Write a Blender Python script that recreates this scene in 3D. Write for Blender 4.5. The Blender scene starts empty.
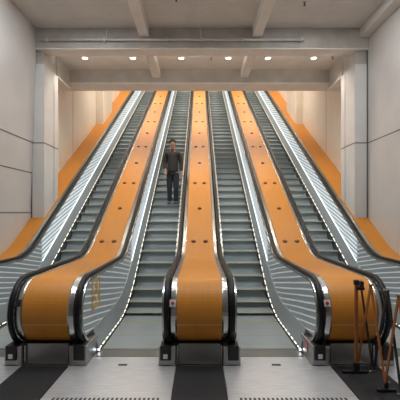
import bpy, bmesh, math, random
from mathutils import Vector
random.seed(4)
S = bpy.context.scene
C = S.collection
PI = math.pi
T30 = math.tan(math.radians(30))

# ------------------------------------------------------------------ materials
def mat(name, col, rough=0.5, metal=0.0, emit=None, estr=0.0, spec=0.5, noise=0.0, nscale=8.0, stretch=(1, 1, 1), bump=0.0, coat=0.0):
    m = bpy.data.materials.new(name); m.use_nodes = True
    nt = m.node_tree; b = nt.nodes['Principled BSDF']
    b.inputs['Base Color'].default_value = (*col, 1)
    b.inputs['Roughness'].default_value = rough
    b.inputs['Metallic'].default_value = metal
    b.inputs['Specular IOR Level'].default_value = spec
    b.inputs['Coat Weight'].default_value = coat
    if emit:
        b.inputs['Emission Color'].default_value = (*emit, 1)
        b.inputs['Emission Strength'].default_value = estr
    if noise or bump:
        tc = nt.nodes.new('ShaderNodeTexCoord'); mp = nt.nodes.new('ShaderNodeMapping')
        mp.inputs['Scale'].default_value = stretch
        nz = nt.nodes.new('ShaderNodeTexNoise'); nz.inputs['Scale'].default_value = nscale; nz.inputs['Detail'].default_value = 5
        nt.links.new(tc.outputs['Object'], mp.inputs[0]); nt.links.new(mp.outputs[0], nz.inputs['Vector'])
        if noise:
            rp = nt.nodes.new('ShaderNodeMapRange')
            rp.inputs[1].default_value = 0.3; rp.inputs[2].default_value = 0.7
            rp.inputs[3].default_value = 1 - noise; rp.inputs[4].default_value = 1 + noise
            mx = nt.nodes.new('ShaderNodeVectorMath'); mx.operation = 'SCALE'; mx.inputs[0].default_value = col
            nt.links.new(nz.outputs[0], rp.inputs[0]); nt.links.new(rp.outputs[0], mx.inputs['Scale'])
            nt.links.new(mx.outputs[0], b.inputs['Base Color'])
        if bump:
            bp = nt.nodes.new('ShaderNodeBump'); bp.inputs['Strength'].default_value = bump; bp.inputs['Distance'].default_value = 0.01
            nt.links.new(nz.outputs[0], bp.inputs['Height']); nt.links.new(bp.outputs[0], b.inputs['Normal'])
    return m

M = {}
M['wall'] = mat('wall_panel', (.62, .60, .58), .3, noise=.04, nscale=2)
M['cream'] = mat('cream_panel', (.70, .63, .53), .35, noise=.04, nscale=2)
M['cladding'] = mat('column_cladding', (.70, .69, .67), .22, noise=.03, nscale=3)
M['joint'] = mat('panel_joint', (.12, .115, .11), .7)
M['concrete'] = mat('concrete', (.50, .475, .44), .8, noise=.13, nscale=3, bump=.2)
M['soffit'] = mat('painted_lit_soffit', (.80, .78, .74), .6, noise=.05, nscale=3)  # paler than concrete: light on the beams and undersides put into the colour
M['ceiling'] = mat('ceiling_panel', (.66, .65, .63), .6, noise=.05, nscale=3)
M['seam'] = mat('ceiling_seam', (.74, .73, .71), .7)
M['floor'] = mat('floor_stone', (.40, .38, .36), .3, noise=.1, nscale=5)
M['orange'] = mat('orange_laminate', (.60, .235, .032), .45, spec=.3, noise=.06, nscale=6, stretch=(14, .5, .5))
M['steel'] = mat('brushed_steel', (.50, .50, .48), .26, 1.0, noise=.06, nscale=20, stretch=(20, 1, 1))
M['dull_steel'] = mat('dull_steel', (.42, .42, .42), .42, .9, noise=.08, nscale=12, stretch=(1, 6, 6))
M['deck_steel'] = mat('inner_deck_steel', (.50, .55, .57), .35, .5)
M['skirt'] = mat('skirt_metal', (.10, .105, .11), .4, .6)
M['rubber'] = mat('black_rubber', (.010, .010, .011), .42, spec=.25)
M['black'] = mat('black_plastic', (.012, .012, .012), .45)
M['plate'] = mat('landing_plate_metal', (.62, .62, .63), .34, .5, noise=.1, nscale=5, stretch=(1, 8, 1))
M['comb'] = mat('comb_metal', (.20, .20, .18), .4, .7)
M['mat'] = mat('dark_mat', (.012, .011, .011), .8, noise=.4, nscale=60, bump=.5)
M['stud'] = mat('stud_brown', (.11, .028, .012), .45)
M['yellow'] = mat('step_edge_yellow', (.36, .345, .24), .5, .1)
M['led'] = mat('skirt_light', (1, .95, .85), .4, emit=(1, .93, .78), estr=1.9)
M['glow'] = mat('panel_light', (1, 1, 1), .4, emit=(.88, .95, 1), estr=1.3)
M['endled'] = mat('end_light', (1, 1, 1), .4, emit=(.85, .93, 1), estr=12)
M['lamp'] = mat('downlight_lens', (1, .95, .85), .4, emit=(1, .93, .8), estr=8)
M['white'] = mat('white_plastic', (.75, .72, .70), .4)
M['red'] = mat('red_plastic', (.55, .03, .03), .4)
M['gold'] = mat('gold_vinyl', (.75, .42, .08), .4, .2)
M['goldlight'] = mat('pale_gold_vinyl', (.85, .65, .32), .4)
M['tan'] = mat('orange_slat', (.36, .12, .025), .45)
M['conduit'] = mat('galvanised_conduit', (.68, .67, .65), .45, .1)
M['skin'] = mat('skin', (.42, .24, .17), .5)
M['hair'] = mat('hair', (.012, .010, .009), .6, noise=.3, nscale=60)
M['jacket'] = mat('jacket_cloth', (.024, .021, .019), .75, noise=.3, nscale=25, bump=.4)
M['shirt'] = mat('shirt_cloth', (.10, .035, .03), .8)
M['trouser'] = mat('trouser_cloth', (.012, .014, .020), .8, noise=.3, nscale=25)
M['shoe'] = mat('shoe', (.06, .09, .13), .5)
M['sole'] = mat('shoe_sole', (.45, .47, .50), .5)
M['strap'] = mat('bag_strap', (.015, .014, .013), .7)

def step_material():
    m = mat('step_aluminium', (.33, .375, .385), .42, .2)
    nt = m.node_tree; b = nt.nodes['Principled BSDF']
    tc = nt.nodes.new('ShaderNodeTexCoord'); w = nt.nodes.new('ShaderNodeTexWave')
    w.wave_type = 'BANDS'; w.bands_direction = 'X'; w.inputs['Scale'].default_value = 17
    bp = nt.nodes.new('ShaderNodeBump'); bp.inputs['Strength'].default_value = .35; bp.inputs['Distance'].default_value = .004
    nt.links.new(tc.outputs['Object'], w.inputs[0]); nt.links.new(w.outputs['Color'], bp.inputs['Height']); nt.links.new(bp.outputs[0], b.inputs['Normal'])
    return m
M['step'] = step_material()

def panel_material(name, added_glow):
    # polished balustrade panel, its mirror reflections painted as pale stripes across the run
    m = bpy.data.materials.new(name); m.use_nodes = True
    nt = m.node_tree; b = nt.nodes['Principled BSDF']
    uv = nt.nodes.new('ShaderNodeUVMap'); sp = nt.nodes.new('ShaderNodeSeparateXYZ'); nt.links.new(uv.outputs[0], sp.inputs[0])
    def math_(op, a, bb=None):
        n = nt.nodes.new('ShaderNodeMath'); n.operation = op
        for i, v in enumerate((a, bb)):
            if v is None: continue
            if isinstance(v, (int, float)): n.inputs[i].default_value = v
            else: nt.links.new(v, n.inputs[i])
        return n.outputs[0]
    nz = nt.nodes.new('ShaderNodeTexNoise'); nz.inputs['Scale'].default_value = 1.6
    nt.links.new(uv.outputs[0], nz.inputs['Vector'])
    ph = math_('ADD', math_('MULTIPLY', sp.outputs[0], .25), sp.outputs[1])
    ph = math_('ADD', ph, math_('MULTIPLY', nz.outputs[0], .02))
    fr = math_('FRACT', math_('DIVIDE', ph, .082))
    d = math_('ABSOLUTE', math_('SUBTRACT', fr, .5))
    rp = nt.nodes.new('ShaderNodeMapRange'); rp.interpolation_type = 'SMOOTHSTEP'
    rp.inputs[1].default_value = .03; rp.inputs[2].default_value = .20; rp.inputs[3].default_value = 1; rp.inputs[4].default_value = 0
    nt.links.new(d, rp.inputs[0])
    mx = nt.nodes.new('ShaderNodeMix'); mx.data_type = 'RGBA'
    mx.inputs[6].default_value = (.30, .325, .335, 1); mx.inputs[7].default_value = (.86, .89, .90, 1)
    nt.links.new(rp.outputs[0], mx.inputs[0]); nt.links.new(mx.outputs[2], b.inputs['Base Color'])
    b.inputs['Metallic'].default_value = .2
    if added_glow:      # added emission: the painted stripes glow most, the panel between them less
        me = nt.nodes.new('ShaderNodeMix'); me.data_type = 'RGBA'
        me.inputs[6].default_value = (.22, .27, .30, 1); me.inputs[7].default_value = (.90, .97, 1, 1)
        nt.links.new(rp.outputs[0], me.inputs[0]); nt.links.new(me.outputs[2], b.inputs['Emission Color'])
        b.inputs['Emission Strength'].default_value = added_glow
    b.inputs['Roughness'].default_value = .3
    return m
M['panel'] = panel_material('painted_reflection_panel', .16)
M['glow_panel'] = panel_material('glowing_reflection_panel', .85)  # brighter copy for the climb, its glow put into the material

# ------------------------------------------------------------------ mesh helpers
def link(name, me, m=None, parent=None, smooth=False):
    o = bpy.data.objects.new(name, me); C.objects.link(o)
    if m is not None:
        for mm in (m if isinstance(m, (list, tuple)) else [m]): me.materials.append(mm)
    if parent: o.parent = parent
    if smooth:
        for p in me.polygons: p.use_smooth = True
    return o

def from_bm(name, bm, m, parent=None, smooth=False):
    bmesh.ops.recalc_face_normals(bm, faces=bm.faces)
    me = bpy.data.meshes.new(name); bm.to_mesh(me); bm.free()
    return link(name, me, m, parent, smooth)

def add_box(bm, x0, x1, y0, y1, z0, z1, mi=0, bevel=0.0):
    vs = [bm.verts.new((x, y, z)) for x in (x0, x1) for y in (y0, y1) for z in (z0, z1)]
    fs = []
    for q in ((0, 1, 3, 2), (4, 6, 7, 5), (0, 4, 5, 1), (2, 3, 7, 6), (0, 2, 6, 4), (1, 5, 7, 3)):
        f = bm.faces.new([vs[i] for i in q]); f.material_index = mi; fs.append(f)
    if bevel:
        es = list({e for f in fs for e in f.edges})
        bmesh.ops.recalc_face_normals(bm, faces=fs)
        bmesh.ops.bevel(bm, geom=es, offset=bevel, segments=2, affect='EDGES', profile=.5)

def box(name, x0, x1, y0, y1, z0, z1, m, parent=None, bevel=0.0):
    bm = bmesh.new(); add_box(bm, x0, x1, y0, y1, z0, z1, 0, bevel)
    return from_bm(name, bm, m, parent)

def add_cyl(bm, p, q, r, r2=None, n=14, mi=0):
    p = Vector(p); q = Vector(q); r2 = r if r2 is None else r2
    d = (q - p).normalized(); a = d.orthogonal().normalized(); b = d.cross(a)
    A = [bm.verts.new(p + r * (a * math.cos(2 * PI * i / n) + b * math.sin(2 * PI * i / n))) for i in range(n)]
    B = [bm.verts.new(q + r2 * (a * math.cos(2 * PI * i / n) + b * math.sin(2 * PI * i / n))) for i in range(n)]
    for i in range(n):
        f = bm.faces.new((A[i], A[(i + 1) % n], B[(i + 1) % n], B[i])); f.material_index = mi
    f = bm.faces.new(A[::-1]); f.material_index = mi
    f = bm.faces.new(B); f.material_index = mi

def add_bar(bm, p, q, w, t, side=(1, 0, 0), mi=0):
    """flat bar from p to q, width w across, thickness t along side"""
    p = Vector(p); q = Vector(q); d = (q - p).normalized(); s = Vector(side)
    s = (s - d * s.dot(d)).normalized(); c = d.cross(s)
    vs = []
    for e in (p, q):
        for a, b in ((-1, -1), (1, -1), (1, 1), (-1, 1)):
            vs.append(bm.verts.new(e + s * (a * t / 2) + c * (b * w / 2)))
    for i in range(4):
        f = bm.faces.new((vs[i], vs[(i + 1) % 4], vs[4 + (i + 1) % 4], vs[4 + i])); f.material_index = mi
    bm.faces.new(vs[3::-1]).material_index = mi; bm.faces.new(vs[4:]).material_index = mi

def add_sweep(bm, path, x0, prof, mi=0, closed=True):
    """path: list of (Y,Z); prof: closed loop of (dx, dn), dn along the outward normal (up on a run that climbs away)"""
    n = len(path); rings = []
    for i, (y, z) in enumerate(path):
        a = path[max(i - 1, 0)]; b = path[min(i + 1, n - 1)]
        dy, dz = b[0] - a[0], b[1] - a[1]; L = math.hypot(dy, dz); dy /= L; dz /= L
        ny, nz = dz, -dy             # path runs from far/top towards the viewer: the outward side is up
        rings.append([bm.verts.new((x0 + dx, y + dn * ny, z + dn * nz)) for dx, dn in prof])
    k = len(prof)
    for i in range(n - 1):
        for j in range(k if closed else k - 1):
            f = bm.faces.new((rings[i][j], rings[i][(j + 1) % k], rings[i + 1][(j + 1) % k], rings[i + 1][j])); f.material_index = mi
    if closed:
        bm.faces.new(rings[0]).material_index = mi; bm.faces.new(rings[-1][::-1]).material_index = mi

def empty(name, label, cat, loc=(0, 0, 0), group=None):
    o = bpy.data.objects.new(name, None); C.objects.link(o); o.location = loc
    o.empty_display_size = .2
    return tag(o, label, cat, group)

def tag(o, label, cat, group=None):
    o['label'] = label; o['category'] = cat
    if group: o['group'] = group
    return o

def struct(o):
    o['kind'] = 'structure'; return o

# ------------------------------------------------------------------ layout
H = 1.75          # lens height
P = 1.76          # spacing of the dividers
YS, TS = 6.79, .75   # where the step line leaves the floor
ZD, YD, TD = .95, 7.05, .42
YTOP = 22.0
WX = 3.58           # side walls
CY, R = 4.785, .375     # newel drum
CZ = ZD - R
PITCH = .36

def soft(y, yk, t):
    if y <= yk - t: return 0.0
    if y >= yk + t: return T30 * (y - yk)
    return T30 * (y - yk + t) ** 2 / (4 * t)
zs = lambda y: soft(y, YS, TS)
zd = lambda y: ZD + soft(y, YD, TD)

def ystations(y0, y1):
    ys = set([y0, y1])
    y = y0
    while y < y1:
        ys.add(round(y, 4))
        y += .06 if y < 8.2 else .5
    return sorted(ys)

def loop_path(end_deg=180, extra=None):
    pts = [(y, zd(y)) for y in ystations(CY, YTOP)][::-1]
    for i in range(1, 29):
        a = math.radians(end_deg) * i / 28
        pts.append((CY - R * math.sin(a), CZ + R * math.cos(a)))
    if extra: pts += extra
    return pts

# ------------------------------------------------------------------ one escalator, built round X = 0
def ribbon(bm, x_a, za, x_b, zb, ys, uvl=None, thick=0.0, side=1, mi=0):
    """strip between the lines (x_a, y, za(y)) and (x_b, y, zb(y)), with a real thickness"""
    front, back = [], []
    s = 0; prev = None; ss = []
    for y in ys:
        A = Vector((x_a, y, za(y))); B = Vector((x_b, y, zb(y)))
        if prev is not None: s += (A - prev).length
        prev = A; ss.append(s)
        front.append((bm.verts.new(A), bm.verts.new(B)))
        off = Vector((side * thick, 0, 0))
        back.append((bm.verts.new(A + off), bm.verts.new(B + off)))
    for i in range(len(ys) - 1):
        f = bm.faces.new((front[i][0], front[i + 1][0], front[i + 1][1], front[i][1])); f.material_index = mi
        if uvl is not None:
            for l, (k, e) in zip(f.loops, ((i, 0), (i + 1, 0), (i + 1, 1), (i, 1))):
                h = (front[k][0].co - front[k][1].co).length
                l[uvl].uv = (ss[k], 0 if e == 0 else -h)
        bm.faces.new((back[i][0], back[i][1], back[i + 1][1], back[i + 1][0])).material_index = mi
        bm.faces.new((front[i][0], back[i][0], back[i + 1][0], front[i + 1][0])).material_index = mi
        bm.faces.new((front[i][1], front[i + 1][1], back[i + 1][1], back[i][1])).material_index = mi
    for i in (0, -1):
        bm.faces.new((front[i][0], front[i][1], back[i][1], back[i][0])).material_index = mi

HALF = P / 2              # escalator centre to divider centre
UH, UP, UD, UK = .376, .422, .432, .497   # handrail, panel, deck top, deck foot: distances from the divider centre
DECK_LO, DECK_HI = .07, .30
COMB = 4.98

def step_mesh():
    w = HALF - UK - .006
    bm = bmesh.new()
    # outline in Y,Z (nose at 0,0): tread back, rounded nose, hollow riser
    prof = [(PITCH + .02, 0), (.045, 0), (.012, -.001), (.002, -.008), (.004, -.018), (.060, -.030), (.076, -.06), (.070, -.10),
            (.045, -.15), (.005, -.19), (-.030, -.225), (.02, -.245), (.10, -.18), (.11, -.05), (PITCH + .02, -.03)]
    A = [bm.verts.new((-w, y, z)) for y, z in prof]; B = [bm.verts.new((w, y, z)) for y, z in prof]
    n = len(prof)
    for i in range(n):
        f = bm.faces.new((A[i], A[(i + 1) % n], B[(i + 1) % n], B[i]))
        if i in (1, 2): f.material_index = 1
    bm.faces.new(A[::-1]); bm.faces.new(B)
    bmesh.ops.recalc_face_normals(bm, faces=bm.faces)
    me = bpy.data.meshes.new('step'); bm.to_mesh(me); bm.free()
    me.materials.append(M['step']); me.materials.append(M['yellow'])
    return me

def step_spots():
    out = []; y = COMB + .02 - PITCH * .55
    while y < YTOP - .3:
        out.append(y); y += PITCH
    return out
SPOTS = step_spots()

def make_escalator(label):
    root = empty('escalator', label, 'escalator', (0, CY, 0), 'escalators side by side in the hall')
    L = Vector((0, CY, 0))
    def part(name, bm, m, smooth=False, parent=None):
        o = from_bm(name, bm, m, None, smooth)
        o.parent = parent or root
        if parent is None: o.location = -L
        return o
    me = step_mesh()
    for y in SPOTS:
        o = bpy.data.objects.new('step', me); C.objects.link(o); o.parent = root
        zt = min(zs(y), zs(y + PITCH)) if y < YS else zs(y)
        o.location = Vector((0, y, zt - .004)) - L
    for sgn in (-1, 1):
        X = lambda u: sgn * (HALF - u)          # u measured from the divider centre towards the steps
        out = sgn                                # pointing away from the steps
        # inner panel
        bm = bmesh.new(); uvl = bm.loops.layers.uv.new('UVMap')
        def za(y):
            if y < CY: return CZ + math.sqrt(max(R * R - (y - CY) ** 2, 0)) - .012 * 0 - .01
            return zd(y) - .01
        def zb(y):
            v = zs(y) + DECK_HI
            if y < CY: v = max(v, CZ - math.sqrt(max(R * R - (y - CY) ** 2, 0)) + .01)
            return min(v, za(y) - .002)
        yl = [CY - R * math.cos(PI / 2 * i / 12) + .003 for i in range(12)] + ystations(CY, 7.62)
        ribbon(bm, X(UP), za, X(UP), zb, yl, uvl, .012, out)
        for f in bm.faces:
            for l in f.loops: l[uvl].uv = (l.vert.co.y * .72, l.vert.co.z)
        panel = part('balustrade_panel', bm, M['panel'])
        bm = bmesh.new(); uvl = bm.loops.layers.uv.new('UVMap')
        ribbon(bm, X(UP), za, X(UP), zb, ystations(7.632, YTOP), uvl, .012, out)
        part('balustrade_panel', bm, M['glow_panel'])
        # sloping inner deck
        bm = bmesh.new()
        ribbon(bm, X(UD), lambda y: zs(y) + DECK_HI, X(UK), lambda y: zs(y) + DECK_LO, ystations(4.86, YTOP), None, .012, out)
        part('inner_deck', bm, M['deck_steel'])
        # skirt beside the steps
        bm = bmesh.new()
        ribbon(bm, X(UK + .001), lambda y: zs(y) + DECK_LO, X(UK + .001), lambda y: max(zs(y) - .3, -.02), ystations(4.86, YTOP), None, .012, out)
        part('skirt_panel', bm, M['skirt'])
        # light strip along the skirt, in short lengths
        bm = bmesh.new(); y = 4.92; pth = []
        while y < YTOP - .3:
            pth += [y, y + .055, y + .11]; y += .18
        add_sweep(bm, [(v, zs(v) + .05) for v in pth][::-1], X(UK + .005), [(-.004, -.005), (.004, -.005), (.004, .005), (-.004, .005)])
        bm.faces.ensure_lookup_table()
        for i_ in range(len(pth) - 1):
            if i_ % 3 == 0:
                for f in bm.faces[i_ * 4:i_ * 4 + 4]: f.material_index = 1
        part('light_strip', bm, [M['led'], M['skirt']])
        bm = bmesh.new(); xa, xb = sorted((X(UK - .004), X(UK + .012)))
        add_box(bm, xa, xb, 4.845, 4.87, .032, .054, 0, .003)
        part('end_light', bm, M['endled'])
        # light channel along the foot of the panel on the climb
        bm = bmesh.new()
        add_sweep(bm, [(y, zs(y) + DECK_HI + .006) for y in ystations(7.66, YTOP - .1)][::-1], X(UP + .006), [(-.004, -.004), (.004, -.004), (.004, .012), (-.004, .012)])
        part('panel_light', bm, M['glow'])
        # handrail, round the drum and into its inlet
        prof = []
        for i in range(16):
            a = 2 * PI * i / 16
            cx, sx = math.cos(a), math.sin(a)
            prof.append((.031 * math.copysign(abs(cx) ** .7, cx), .026 + .026 * math.copysign(abs(sx) ** .7, sx)))
        bm = bmesh.new()
        add_sweep(bm, loop_path(180, [(CY + .1, CZ - R + .0), (CY + .2, CZ - R - .02)]), X(UH), prof)
        part('handrail', bm, M['rubber'], True)
        # steel lip under the handrail on the step side
        bm = bmesh.new()
        add_sweep(bm, loop_path(170), X(UP - .004), [(-.010, -.028), (.010, -.028), (.010, .010), (-.010, .010)])
        part('handrail_guide', bm, M['steel'])
        # inlet housing
        bm = bmesh.new()
        xa, xb = sorted((X(.268), X(.470)))
        add_box(bm, xa, xb, 4.43, 4.95, .0, .225, 0, .012)
        hb = part('inlet_housing', bm, M['dull_steel'])
        bm = bmesh.new(); xa, xb = sorted((X(.325), X(.448)))
        add_box(bm, xa, xb, 4.405, 4.60, .07, .24, 0, .01)
        bt = part('inlet_boot', bm, M['black'], False, hb)
        if sgn > 0:
            bm = bmesh.new(); xa, xb = sorted((X(.362), X(.412)))
            add_box(bm, xa, xb, 4.398, 4.41, .095, .145, 0, .003)
            part('inlet_lamp', bm, M['white'], False, hb)
    # comb and landing plate
    w = HALF - UK
    bm = bmesh.new(); add_box(bm, -w, w, 4.70, COMB - .05, -.01, .012)
    k = int(2 * w / .02)
    for i in range(k):
        x = -w + (i + .5) * 2 * w / k
        add_box(bm, x - .004, x + .004, COMB - .05, COMB + .02, -.004, .010)
    part('comb_plate', bm, M['comb'])
    bm = bmesh.new(); add_box(bm, -HALF + .272, HALF - .272, 2.5, 4.42, -.01, .008)
    add_box(bm, -HALF + .475, HALF - .475, 4.42, 4.70, -.01, .008)
    lp = part('landing_plate', bm, M['plate'])
    bm = bmesh.new(); add_box(bm, -.05, .05, 4.43, 4.47, .006, .012)
    part('plate_latch', bm, M['black'], False, lp)
    bm = bmesh.new()
    for r_ in range(1):
        for i in range(24):
            x = -.49 + i * .98 / 23
            y = 3.62 - r_ * .30
            add_box(bm, x - .010, x + .010, y - .035, y + .035, .005, .010)
    part('slot_grille', bm, M['black'], False, lp)
    # frame under the steps so nothing hangs in the air
    bm = bmesh.new()
    ribbon(bm, -w - .06, lambda y: zs(y) - .30, w + .06, lambda y: zs(y) - .30, ystations(5.6, YTOP), None, .0, 1)
    bmesh.ops.remove_doubles(bm, verts=bm.verts, dist=.0001)
    part('truss', bm, M['skirt'])
    return root

def children(o): return [c for c in bpy.data.objects if c.parent == o]
def copy_tree(o, parent=None):
    c = o.copy(); C.objects.link(c)
    if parent: c.parent = parent
    for ch in children(o): copy_tree(ch, c)
    return c

LAB = ['first escalator from the left, running up beside the left wall',
       'second escalator from the left, with a man in dark clothes riding it',
       'third escalator from the left, empty, right of the central orange divider',
       'fourth escalator from the left, running up beside the right wall']
esc = [make_escalator(LAB[0])]
base_kids = children(esc[0])
for i in range(1, 4):
    r = copy_tree(esc[0]); r['label'] = LAB[i]; esc.append(r)
for i, r in enumerate(esc): r.location.x = (i - 1.5) * P

# ------------------------------------------------------------------ orange dividers
def make_divider(label):
    root = empty('divider', label, 'escalator divider', (0, CY, 0), 'orange dividers between the escalators')
    L = Vector((0, CY, 0))
    def part(name, bm, m, smooth=False, parent=None):
        o = from_bm(name, bm, m, None, smooth); o.parent = parent or root
        if parent is None: o.location = -L
        return o
    bm = bmesh.new(); add_sweep(bm, loop_path(178), 0, [(-.258, -.02), (.258, -.02), (.258, .012), (-.258, .012)])
    deck = part('cladding', bm, M['orange'])
    for s in (-1, 1):
        bm = bmesh.new()
        pr = [(s * .259, -.02), (s * .259, .018), (s * .275, .022), (s * .325, .010), (s * .352, -.006), (s * .352, -.02)]
        add_sweep(bm, loop_path(178), 0, pr)
        part('steel_trim', bm, M['steel'])
    # kick panel below the drum
    bm = bmesh.new(); add_box(bm, -.24, .24, 4.50, 4.53, .0, .235)
    kp = part('kick_panel', bm, M['dull_steel'])
    for s in (-1, 1):
        bm = bmesh.new(); add_box(bm, s * .252 - .01, s * .252 + .01, 4.47, 4.53, 0, .225, 0, .003)
        part('edge_strip', bm, M['steel'], False, kp)
    bm = bmesh.new(); add_box(bm, -.262, .262, 4.53, 4.9, 0, .19)
    part('base_frame', bm, M['skirt'])
    # seam across the drum
    a = math.radians(105)
    bm = bmesh.new()
    add_box(bm, -.258, .258, CY - (R + .0135) * math.sin(a) - .002, CY - (R + .0135) * math.sin(a) + .003, CZ + R * math.cos(a) - .002, CZ + R * math.cos(a) + .002)
    part('seam_strip', bm, M['goldlight'], False, deck)
    # anti-slide studs: pairs and singles in turn up the run
    y = 7.47; k = 0
    while y < 20.5:
        for x in ((-.115, .115) if k % 2 == 0 else (0,)):
            bm = bmesh.new()
            nrm = Vector((0, -math.sin(PI / 6), math.cos(PI / 6)))
            q = Vector((0, 0, 0)) + nrm * .0
            add_cyl(bm, q, q + nrm * .014, .048, .044, 12)
            add_cyl(bm, q + nrm * .014, q + nrm * .026, .040, .026, 12)
            o = from_bm('anti_slide_stud', bm, M['stud']); o.parent = root
            o.location = Vector((x, y, zd(y))) + nrm * .011 - L
        y += 1.12; k += 1
    # stop switch on the left steel trim of the drum
    a = math.radians(68)
    n = Vector((0, -math.sin(a), math.cos(a))); t = Vector((0, math.cos(a), math.sin(a)))
    c = Vector((-.305, CY, CZ)) + n * (R + .012)
    bm = bmesh.new(); add_bar(bm, c - t * .04, c + t * .04, .07, .018, n)
    sw = part('stop_switch', bm, M['white'])
    bm = bmesh.new(); add_cyl(bm, c + n * .008, c + n * .022, .02, .017, 14)
    part('stop_button', bm, M['red'], False, sw)
    return root
DL = ['left orange divider with dark studs, between the first and second escalators',
      'central orange divider with dark studs, straight ahead in the middle of the hall',
      'right orange divider with dark studs, behind the folding barrier']
div = [make_divider(DL[1])]
for i in (0, 2):
    r = copy_tree(div[0]); r['label'] = DL[i]; r.location.x = (i - 1) * P; div.append(r)
# the left divider's switch is dark
for o in children(div[1]):
    if o.name.startswith('stop_switch'):
        o.data = o.data.copy(); o.data.materials[0] = M['black']; o['label'] = 'black switch box'
        for q in children(o):
            q.data = q.data.copy(); q.data.materials[0] = M['black']

# orange strips between the outer escalators and the walls
for s, lab in ((-1, 'orange sloping side strip between the first escalator and the left wall'), (1, 'orange sloping side strip between the fourth escalator and the right wall')):
    root = empty('side_strip', lab, 'escalator side strip', (s * 2 * P, CY, 0), 'orange strips along the walls')
    L = Vector((s * 2 * P, CY, 0))
    x0 = s * 2 * P
    lp_ = loop_path(178)
    for xa, xb, ya, yb in ((-.26, -.225, -9, 99), (-.225, WX - 2 * P - .005, -9, 8.24), (-.225, .195, 9.06, 13.94), (-.225, -.065, 13.94, 15.41), (-.225, .195, 15.41, 99)):
        bm = bmesh.new(); lo, hi = sorted((s * xa, s * xb))
        pp = [p for p in lp_ if ya < p[0] < yb]
        if ya > 0: pp.append((ya, zd(ya)))
        if 0 < yb < 90: pp.insert(0, (yb, zd(yb)))
        add_sweep(bm, pp, x0, [(lo, -.02), (hi, -.02), (hi, .012), (lo, .012)])
        o = from_bm('cladding', bm, M['orange']); o.parent = root; o.location = -L
    bm = bmesh.new(); q = -s
    add_sweep(bm, loop_path(178), x0, [(q * .262, -.02), (q * .262, .018), (q * .275, .022), (q * .325, .010), (q * .352, -.006), (q * .352, -.02)])
    o = from_bm('steel_trim', bm, M['steel']); o.parent = root; o.location = -L

# notice on the flat panel of the second escalator, warning sticker on the third
xn = -P + UP + .004
bm = bmesh.new()
def nb(bm, y0, y1, z0, z1, mi=0): add_box(bm, xn - .004, xn + .002, y0, y1, z0, z1, mi)
for y0, y1, z0, z1 in ((4.82, 4.845, .54, .90), (5.175, 5.20, .54, .90), (4.82, 5.20, .535, .56), (4.82, 5.20, .88, .905)): nb(bm, y0, y1, z0, z1)
for (y, z, w, h, mi) in ((4.90, .80, .07, .08, 1), (5.03, .80, .06, .12, 0), (5.12, .78, .05, .07, 1), (4.92, .67, .08, .07, 0), (5.05, .64, .09, .08, 1), (5.13, .68, .04, .10, 0), (4.90, .60, .06, .04, 1)):
    nb(bm, y - w / 2, y + w / 2, z - h / 2, z + h / 2, mi)
o = from_bm('notice', bm, [M['gold'], M['goldlight']]); o.parent = esc[1]; o.location = Vector((0, 0, 0)) - Vector((esc[1].location.x, CY, 0)); o['label'] = 'gold notice on the left panel'
xs = P - .474
bm = bmesh.new(); add_box(bm, xs - .002, xs + .002, 4.62, 4.74, .10, .20)
o = from_bm('warning_sticker', bm, M['red']); o.parent = esc[2]; o.location = -Vector((esc[2].location.x, CY, 0)); o['label'] = 'red sticker on the right inlet housing'
bm = bmesh.new()
for z in (.12, .15, .18): add_box(bm, xs - .0035, xs + .001, 4.64, 4.72, z - .004, z + .004)
q = from_bm('sticker_print', bm, M['white']); q.parent = o

# ------------------------------------------------------------------ setting
struct(box('floor', -WX - .3, WX + .3, -4.2, 4.85, -.12, -.012, M['floor']))
ZC = 5.66
# front ceiling with seams
bm = bmesh.new(); add_box(bm, -WX - .2, WX + .2, -4.2, 8.25, ZC, ZC + .15)
for y in (-3, -1.5, 0, 1.5, 3, 4.4, 5.8, 7.2): add_box(bm, -3.5, 3.5, y - .008, y + .008, ZC - .004, ZC, 1)
for x in (-2.4, -.02, 2.4): add_box(bm, x - .008, x + .008, -4, 8.2, ZC - .004, ZC, 1)
struct(from_bm('ceiling', bm, [M['ceiling'], M['seam']]))
ZB = 5.40
bm = bmesh.new(); add_box(bm, -WX - .2, WX + .2, 8.5, 10.4, ZB, ZB + .15)
for x in (-2.2, .0, 2.2): add_box(bm, x - .006, x + .006, 8.6, 9.9, ZB - .004, ZB, 1)
struct(from_bm('ceiling', bm, [mat('bay_ceiling_panel', (.74, .71, .67), .6, noise=.05, nscale=3), M['seam']]))
# sloping ceiling over the flight
bm = bmesh.new()
a = [(10.4, 5.3), (10.4, 6.1), (24.2, 14.02), (24.2, 13.2)]
V0 = [bm.verts.new((-4.0, y, z)) for y, z in a]; V1 = [bm.verts.new((4.0, y, z)) for y, z in a]
for i in range(4): bm.faces.new((V0[i], V0[(i + 1) % 4], V1[(i + 1) % 4], V1[i]))
bm.faces.new(V0[::-1]); bm.faces.new(V1)
struct(from_bm('ceiling', bm, M['cream']))
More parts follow.
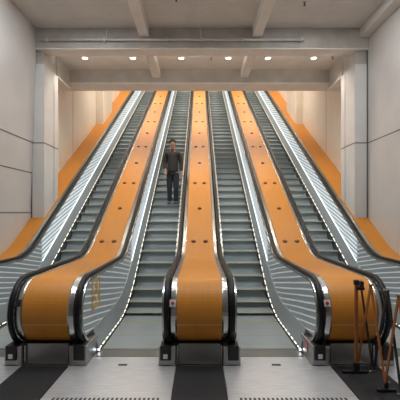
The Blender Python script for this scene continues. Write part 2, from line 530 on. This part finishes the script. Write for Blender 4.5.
# cross beams and ceiling beams
tn = [0]
def beam(x0, x1, y0, y1, z0, z1, m='concrete'):
    tn[0] += 1
    return struct(box('trim_%d' % tn[0], x0, x1, y0, y1, z0, z1, M[m], None, .008))
beam(-WX, WX, 8.2, 8.58, 5.245, ZC + .02)
beam(-WX, WX, 8.205, 8.575, 5.215, 5.245, 'soffit')  # added board, its pale colour standing for light on the beam underside
beam(-3.85, 3.85, 9.9, 10.46, 5.08, ZC + .3)
beam(-3.85, 3.85, 9.89, 10.46, 5.04, 5.08, 'soffit')
for x in (-1.165, 1.22):
    beam(x - .1, x + .1, -4, 8.25, 5.46, ZC + .02, 'soffit')
for x in (-1.1, 1.15):
    beam(x - .1, x + .1, 8.55, 9.95, 5.20, ZB + .02, 'soffit')
for s in (-1, 1):
    lo, hi = sorted((s * 3.35, s * 4.0))
    beam(lo, hi, 8.3, 9.05, 4.92, ZC + .02)
    lo, hi = sorted((s * 3.31, s * 4.0))
    beam(lo, hi, 9.05, 9.98, 4.96, ZC + .02)
    beam(lo, hi, 9.05, 9.98, 4.92, 4.96, 'soffit')              # side beam over the column; light on its underside painted in
    if s > 0: beam(3.38, WX, -4, 8.22, 5.45, ZC + .01, 'ceiling')      # bulkhead along the wall head
    else:                                                               # on the left the wall leans in towards its head
        bm = bmesh.new(); tn[0] += 1
        q = [(-WX, 1.9), (-3.455, ZC + .01), (-WX, ZC + .01)]
        A = [bm.verts.new((x, -4, z)) for x, z in q]; B = [bm.verts.new((x, 8.24, z)) for x, z in q]
        for i in range(3): bm.faces.new((A[i], A[(i + 1) % 3], B[(i + 1) % 3], B[i]))
        bm.faces.new(A); bm.faces.new(B[::-1])
        nrm = Vector((ZC + .01 - 1.9, 0, WX - 3.455)).normalized()
        for z in (3.24, 2.6):
            x = -WX + (z - 1.9) / (ZC + .01 - 1.9) * (WX - 3.455)
            add_box(bm, x - .01, x + .004, -4, 8.235, z - .010, z + .010, 1)
        struct(from_bm('trim_%d' % tn[0], bm, [M['wall'], M['joint']]))
# walls, with joints modelled as dark strips set into the face
def wall(name, s, y0, y1, x, z0, z1, m, hj=(), vj=()):
    bm = bmesh.new(); lo, hi = sorted((s * x, s * (x + .3)))
    add_box(bm, lo, hi, y0, y1, z0, z1)
    a, b = sorted((s * (x - .003), s * (x + .01)))
    for z in hj: add_box(bm, a, b, y0, y1, z - .010, z + .010, 1)
    for y in vj: add_box(bm, a, b, y - .007, y + .007, z0, z1, 1)
    return struct(from_bm(name, bm, [M[m], M['joint']]))
for s, n in ((-1, 'wall_left'), (1, 'wall_right')):
    wall(n, s, -4.2, 8.3, WX, -.1, ZC + .1, 'wall', (3.24, 2.6, 1.757) if s < 0 else (3.24,), (4.5, 1.0))
    wall(n, s, 8.3, 24.2, 3.72, -.1, 14.1, 'cream', (), (11.4, 17.2))
    # clad column and the pilaster further up
    tn[0] += 1
    bm = bmesh.new(); lo, hi = sorted((s * 3.30, s * 3.9)); add_box(bm, lo, hi, 8.25, 9.05, 0, 4.92)
    lo, hi = sorted((s * 3.296, s * 3.31))
    add_box(bm, lo, hi, 8.79, 8.80, 1.2, 4.92, 1)
    add_box(bm, lo, hi, 8.25, 9.05, 3.23, 3.25, 1)
    lo, hi = sorted((s * 3.30, s * WX)); add_box(bm, lo, hi, 8.246, 8.26, 3.23, 3.25, 1)
    lo, hi = sorted((s * (WX - .025), s * WX)); add_box(bm, lo, hi, 8.243, 8.26, 1.4, 5.2, 1)
    struct(from_bm('trim_%d' % tn[0], bm, [M['cladding'], M['joint']]))
    tn[0] += 1
    lo, hi = sorted((s * 3.46, s * 3.9))
    struct(box('trim_%d' % tn[0], lo, hi, 13.95, 15.4, 1, 12.0, M['cream'], None, .01))
struct(box('wall_front', -4.0, 4.0, -4.4, -4.2, -.1, ZC + .1, M['concrete']))
struct(box('wall_back', -4.1, 4.1, 24.0, 24.3, 8, 14.1, M['cream']))
struct(box('floor', -4.0, 4.0, 21.9, 24.2, 8.5, zs(22.0) - .01, M['floor']))

# mats on the floor in front of the dividers
for i, (x, lab) in enumerate(((-P, 'dark floor mat running up to the left orange divider'), (0, 'dark floor mat running up to the central orange divider'), (P, 'dark floor mat under the folding barrier'))):
    bm = bmesh.new(); add_box(bm, x - .265, x + .265, 2.5, 4.415, -.006, .014, 0, .004)
    tag(from_bm('floor_mat', bm, M['mat']), lab, 'mat', 'dark floor mats before the dividers')

# ------------------------------------------------------------------ ceiling fittings
xs_ = [-2.70, -1.57, -.43, .68, 1.61, 2.69]
names = ['first', 'second', 'third', 'fourth', 'fifth', 'sixth']
for x, nme in zip(xs_, names):
    root = empty('downlight', '%s round downlight from the left, set in the ceiling between the two cross beams' % nme, 'ceiling light', (x, 9.14, ZB), 'downlights between the beams')
    bm = bmesh.new()
    n = 20
    for r0, r1, z0, z1 in ((.095, .068, -.002, -.012), (.068, .06, -.012, -.002)):
        A = [bm.verts.new((r0 * math.cos(2 * PI * i / n), r0 * math.sin(2 * PI * i / n), z0)) for i in range(n)]
        B = [bm.verts.new((r1 * math.cos(2 * PI * i / n), r1 * math.sin(2 * PI * i / n), z1)) for i in range(n)]
        for i in range(n): bm.faces.new((A[i], A[(i + 1) % n], B[(i + 1) % n], B[i]))
    from_bm('bezel', bm, M['white'], root)
    bm = bmesh.new(); add_cyl(bm, (0, 0, -.001), (0, 0, -.007), .062, .055, 20)
    from_bm('lens', bm, M['lamp'], root)
for (x, y, lab) in ((.28, 9.1, 'small dark sprinkler head between the third and fourth downlights'), (3.1, 9.05, 'small dark sprinkler head at the right end of the downlight row'), (-.42, 7.05, 'small dark sprinkler head in the front ceiling, left of centre'), (1.95, 7.2, 'small dark sprinkler head in the front ceiling, right of the right ceiling beam')):
    root = empty('sprinkler', lab, 'sprinkler', (x, y, ZB if y > 8.3 else ZC), 'ceiling sprinklers')
    bm = bmesh.new(); add_cyl(bm, (0, 0, 0), (0, 0, -.012), .035, .03); from_bm('rose', bm, M['dull_steel'], root)
    bm = bmesh.new(); add_cyl(bm, (0, 0, -.01), (0, 0, -.055), .012, .01); add_cyl(bm, (0, 0, -.055), (0, 0, -.06), .024); from_bm('head', bm, M['stud'], root)
root = empty('conduit', 'thin grey conduit pipe running across the face of the front cross beam', 'pipe', (0, 8.15, 5.39))
bm = bmesh.new(); add_cyl(bm, (-3.35, 0, 0), (2.2, 0, 0), .024); from_bm('pipe', bm, M['conduit'], root, True)
for x in (-3.2, -2.0, -.7, .05, .9, 2.15):
    bm = bmesh.new(); add_box(bm, x - .02, x + .02, -.03, .055, -.035, .035, 0, .006); from_bm('clamp', bm, M['conduit'], root)
for x, lab in ((-1.95, 'short upright conduit on the front beam above the left part of the pipe'), (.02, 'short upright conduit on the front beam at mid span')):
    bm = bmesh.new(); add_cyl(bm, (x, 8.17, 5.43), (x, 8.17, ZC), .014)
    tag(from_bm('conduit', bm, M['conduit']), lab, 'pipe')

# ------------------------------------------------------------------ folding barrier on the right
root = empty('folding_barrier', 'orange and black folding lattice barrier standing on the mat at the far right', 'barrier', (1.78, 4.25, .014))
def bpart(name, bm, m): 
    o = from_bm(name, bm, m, root); o.location = -Vector((1.78, 4.25, 0)); return o
def post(x, y):
    bm = bmesh.new(); add_box(bm, x - .017, x + .017, y - .017, y + .017, .10, .96, 0, .005); bpart('post', bm, M['tan'])
    bm = bmesh.new(); add_box(bm, x - .026, x + .026, y - .026, y + .026, .955, 1.01, 0, .008); bpart('post_cap', bm, M['black'])
    bm = bmesh.new(); add_box(bm, x - .028, x + .028, y - .028, y + .028, .04, .11, 0, .005)
    add_box(bm, x - .16, x + .12, y - .03, y + .03, 0, .03, 0, .006); add_box(bm, x - .02, x + .02, y - .02, y + .02, .02, .05); bpart('foot', bm, M['black'])
post(1.705, 4.22)
pv = [(1.765, 4.29), (1.80, 4.05), (1.815, 3.77), (1.825, 3.53), (1.83, 3.29)]
zt, zb_ = .985, .085
sl = [(0, 1, 'black', 1), (1, 0, 'tan', 0), (1, 2, 'tan', 0), (2, 1, 'black', 1), (2, 3, 'black', 1), (3, 2, 'tan', 0), (3, 4, 'tan', 0), (4, 3, 'black', 1)]
for a, b, c, layer in sl:
    off = .012 if layer else -.012
    p = Vector((pv[a][0] + off, pv[a][1], zt)); q = Vector((pv[b][0] + off, pv[b][1], zb_))
    bm = bmesh.new(); add_bar(bm, p, q, .032, .012, (1, 0, 0)); bpart('slat', bm, M[c])
for i in range(5):
    for z in (zt, zb_):
        x, y = pv[i]
        bm = bmesh.new(); add_cyl(bm, (x - .03, y, z), (x + .03, y, z), .012); bpart('pivot', bm, M['steel'])
for x, y in (pv[2], pv[4]):
    bm = bmesh.new(); add_bar(bm, (x, y, .10), (x, y, .03), .03, .03); add_box(bm, x - .09, x + .09, y - .02, y + .02, -.000, .03, 0, .006)
    bpart('foot', bm, M['black'])
bm = bmesh.new(); add_box(bm, 1.70, 1.79, 4.20, 4.24, .90, .93); add_box(bm, 1.765 - .02, 1.765 + .02, 4.21, 4.30, .90, .99); bpart('bracket', bm, M['black'])

# ------------------------------------------------------------------ the man on the second escalator
iy = min(range(len(SPOTS)), key=lambda i: abs(SPOTS[i] + .17 - 10.2))
FY = SPOTS[iy] + .17; FZ = zs(SPOTS[iy]) - .004
MX = -.715
man = empty('person', 'man in dark jacket and dark trousers standing on the second escalator from the left', 'person', (MX, FY, FZ))
def skin_mesh(name, verts, edges, radii, m, parent, sub=2, root_i=0):
    me = bpy.data.meshes.new(name); me.from_pydata([Vector(v) for v in verts], edges, [])
    o = link(name, me, m, parent)
    mod = o.modifiers.new('Skin', 'SKIN'); mod.use_smooth_shade = True; mod.branch_smoothing = .3
    sv = me.skin_vertices[0].data if me.skin_vertices else None
    if sv is None:
        me.attributes.new('skin', 'FLOAT', 'POINT')
    for i, r in enumerate(radii):
        me.skin_vertices[0].data[i].radius = r if isinstance(r, tuple) else (r, r)
        me.skin_vertices[0].data[i].use_root = (i == root_i)
    ss = o.modifiers.new('Subd', 'SUBSURF'); ss.levels = sub; ss.render_levels = sub
    return o
class Sk:
    def __init__(s): s.v = []; s.e = []; s.r = []
    def add(s, p, r, par=None):
        s.v.append(p); s.r.append(r)
        if par is not None: s.e.append((par, len(s.v) - 1))
        return len(s.v) - 1
    def chain(s, pts, par=None):
        for p, r in pts: par = s.add(p, r, par)
        return par
# he faces the lens (-Y); his own right is -X in the picture's left
HIP = .90
armL = [(-.165, .0, 1.38), (-.215, .04, 1.12), (-.19, -.10, .93)]     # picture-left arm, bent forward
armR = [(.165, .0, 1.38), (.22, .04, 1.12), (.235, -.04, .88)]
b = Sk()
pel = b.add((0, 0, HIP + .03), (.115, .075))
ch = b.chain([((0, .0, 1.08), (.11, .08)), ((0, .0, 1.24), (.13, .085)), ((0, 0, 1.38), (.12, .07))], pel)
nk = b.chain([((0, -.005, 1.46), .058), ((0, -.02, 1.52), .055), ((0, -.03, 1.565), (.07, .08)), ((0, -.035, 1.64), (.078, .095)), ((0, -.03, 1.70), (.066, .08))], ch)
for a in (armL, armR):
    hand_dir = (Vector(a[2]) - Vector(a[1])).normalized()
    w_ = b.chain([(a[0], .058), (a[1], .044), (a[2], .028)], ch)
    palm = Vector(a[2]) + hand_dir * .06
    pi_ = b.add(tuple(palm), (.036, .020), w_)
    sx = 1 if a is armL else -1
    for j, (dx, ln) in enumerate(((-.027, .062), (-.009, .074), (.009, .070), (.026, .055))):
        st = palm + Vector((dx * sx * -1, 0, 0)) + hand_dir * .03
        k1 = b.add(tuple(st), .0095, pi_)
        k2 = b.add(tuple(st + hand_dir * ln * .6 + Vector((0, -.008, 0))), .0085, k1)
        b.add(tuple(st + hand_dir * ln + Vector((0, -.028, -.004))), .0075, k2)
    th = b.add(tuple(palm + Vector((sx * .036, -.014, .012))), .011, pi_)
    b.add(tuple(palm + Vector((sx * .045, -.035, -.022))), .009, th)
feet = ((-.085, -.01), (.09, -.05))
for fx, fy in feet:
    sx = -1 if fx < 0 else 1
    b.chain([((sx * .085, 0, HIP - .04), .085), ((fx * 1.02, fy - .01, .50), .058), ((fx, fy + .02, .12), .042), ((fx, fy, .05), .04), ((fx + sx * .01, fy - .12, .035), (.038, .025))], pel)
body = skin_mesh('body', b.v, b.e, b.r, M['skin'], man)
# face and hair
def blob(bm, c, r, seg=14, rings=9):
    mt = bmesh.ops.create_uvsphere(bm, u_segments=seg, v_segments=rings, radius=1)['verts']
    for v in mt: v.co = Vector((c[0] + v.co.x * r[0], c[1] + v.co.y * r[1], c[2] + v.co.z * r[2]))
    return mt
bm = bmesh.new(); blob(bm, (0, -.125, 1.605), (.012, .018, .022)); blob(bm, (-.074, -.03, 1.61), (.010, .022, .032)); blob(bm, (.074, -.03, 1.61), (.010, .022, .032))
from_bm('face', bm, M['skin'], man, True)
bm = bmesh.new(); blob(bm, (-.030, -.108, 1.632), (.014, .010, .007)); blob(bm, (.030, -.108, 1.632), (.014, .010, .007))
from_bm('eye', bm, M['white'], man, True)
bm = bmesh.new(); blob(bm, (-.030, -.114, 1.632), (.006, .006, .006)); blob(bm, (.030, -.114, 1.632), (.006, .006, .006)); blob(bm, (-.03, -.11, 1.651), (.020, .008, .004)); blob(bm, (.03, -.11, 1.651), (.020, .008, .004))
from_bm('eyebrow', bm, M['hair'], man, True)
bm = bmesh.new(); blob(bm, (0, -.105, 1.566), (.026, .012, .006))
from_bm('mouth', bm, M['shirt'], man, True)
bm = bmesh.new(); vs = blob(bm, (0, -.018, 1.675), (.092, .108, .085), 20, 14)
for v in vs:
    if v.co.y < -.06 and v.co.z < 1.68: v.co.z = 1.68 + (v.co.z - 1.68) * .1; v.co.y = max(v.co.y, -.10)
    elif v.co.z < 1.60: v.co.z = 1.60
from_bm('hair', bm, M['hair'], man, True)
# jacket
j = Sk()
p0 = j.add((0, 0, .80), (.17, .13))
c1 = j.chain([((0, 0, 1.0), (.16, .125)), ((0, 0, 1.15), (.155, .125)), ((0, 0, 1.28), (.165, .13)), ((0, 0, 1.39), (.15, .105)), ((0, -.004, 1.455), (.078, .07))], p0)
for a in (armL, armR):
    v0 = Vector(a[1]); v1 = Vector(a[2])
    j.chain([(a[0], (.078, .075)), (a[1], (.062, .06)), (tuple(v0.lerp(v1, .95)), .046)], c1 - 1)
skin_mesh('jacket', j.v, j.e, j.r, M['jacket'], man)
bm = bmesh.new(); blob(bm, (0, -.055, 1.455), (.055, .05, .045)); from_bm('shirt_collar', bm, M['shirt'], man, True)
t = Sk()
q0 = t.add((0, 0, .96), (.14, .105))
for fx, fy in feet:
    sx = -1 if fx < 0 else 1
    t.chain([((sx * .08, 0, .80), (.098, .105)), ((fx * 1.02, fy - .01, .50), (.074, .078)), ((fx, fy + .02, .22), (.062, .066)), ((fx, fy + .012, .085), (.058, .064))], q0)
skin_mesh('trousers', t.v, t.e, t.r, M['trouser'], man)
for fx, fy in feet:
    sx = -1 if fx < 0 else 1
    bm = bmesh.new(); vs = blob(bm, (fx + sx * .008, fy - .05, .045), (.052, .142, .060), 18, 12)
    for v in vs:
        if v.co.z < .018: v.co.z = .018
        if v.co.y < fy - .08 and v.co.z > .05: v.co.z = .05 + (v.co.z - .05) * .6
    sh = from_bm('shoe', bm, M['shoe'], man, True)
    bm = bmesh.new(); vs = blob(bm, (fx + sx * .008, fy - .05, .012), (.055, .146, .013), 18, 8)
    for v in vs: v.co.z = max(0.0, v.co.z)
    from_bm('sole', bm, M['sole'], sh, True)

# ------------------------------------------------------------------ lights
def area(loc, sx, sy, power, col=(1, .95, .88), rot=(0, 0, 0)):
    l = bpy.data.lights.new('area', 'AREA'); l.shape = 'RECTANGLE'; l.size = sx; l.size_y = sy; l.energy = power; l.color = col
    o = bpy.data.objects.new('ceiling_and_fill_light', l); C.objects.link(o); o.location = loc; o.rotation_euler = rot; return o
def spot(loc, power, ang, col=(1, .93, .82), rot=(0, 0, 0), rad=.06, blend=.6):
    l = bpy.data.lights.new('spot', 'SPOT'); l.energy = power; l.spot_size = math.radians(ang); l.spot_blend = blend; l.color = col; l.shadow_soft_size = rad
    o = bpy.data.objects.new('downlight_and_fill_beam', l); C.objects.link(o); o.location = loc; o.rotation_euler = rot; return o
for x in xs_: spot((x, 9.14, ZB - .03), 75, 130)
WARM = (1, .90, .78)
for y, e in ((13.0, 44), (16.0, 54), (19.0, 60)):
    z = 5.3 + (y - 10.4) * .574 - .12
    for x in (-2.4, 0, 2.4): area((x, y, z), .5, 1.2, e, WARM, (math.radians(30), 0, 0))
COOL = (.95, .98, 1)
for y, e in ((-1.5, 3), (1.2, 3), (5.6, 42)):
    for x in (-2.6, 0, 2.6): area((x, y, ZC - .03), .25, 1.0, e * (1 if x else .5), COOL)
for x in (-2.2, 2.2): area((x, 6.9, ZC - .03), .25, 1.0, 15, COOL)  # added fill, no fixture: brightens side walls and front ceiling
for x in (-2.64, -.88, .88, 2.64): spot((x, 3.75, ZC - .03), 185, 50, COOL, rad=.08)  # added spots, no fixture: brighten the landing plates
area((0, 8.63, 5.27), 6.2, .06, 13, WARM, (math.radians(148), 0, 0))      # added light without a fixture behind the front beam, brightening the bay ceiling
w = bpy.data.worlds.new('world'); S.world = w; w.use_nodes = True
w.node_tree.nodes['Background'].inputs[0].default_value = (.5, .5, .52, 1)
w.node_tree.nodes['Background'].inputs[1].default_value = .1

# ------------------------------------------------------------------ camera
cam = bpy.data.cameras.new('camera'); co = bpy.data.objects.new('camera', cam); C.objects.link(co)
co.location = (0, 0, H); co.rotation_euler = (PI / 2, 0, 0)
cam.sensor_width = 36; cam.lens = 388 / 400 * 36
cam.shift_x = .5 / 400; cam.shift_y = 13 / 400
S.camera = co
S.view_settings.view_transform = 'Standard'; S.view_settings.look = 'None'
S.view_settings.gamma = 1; S.view_settings.use_curve_mapping = False
S.view_settings.exposure = 0.0
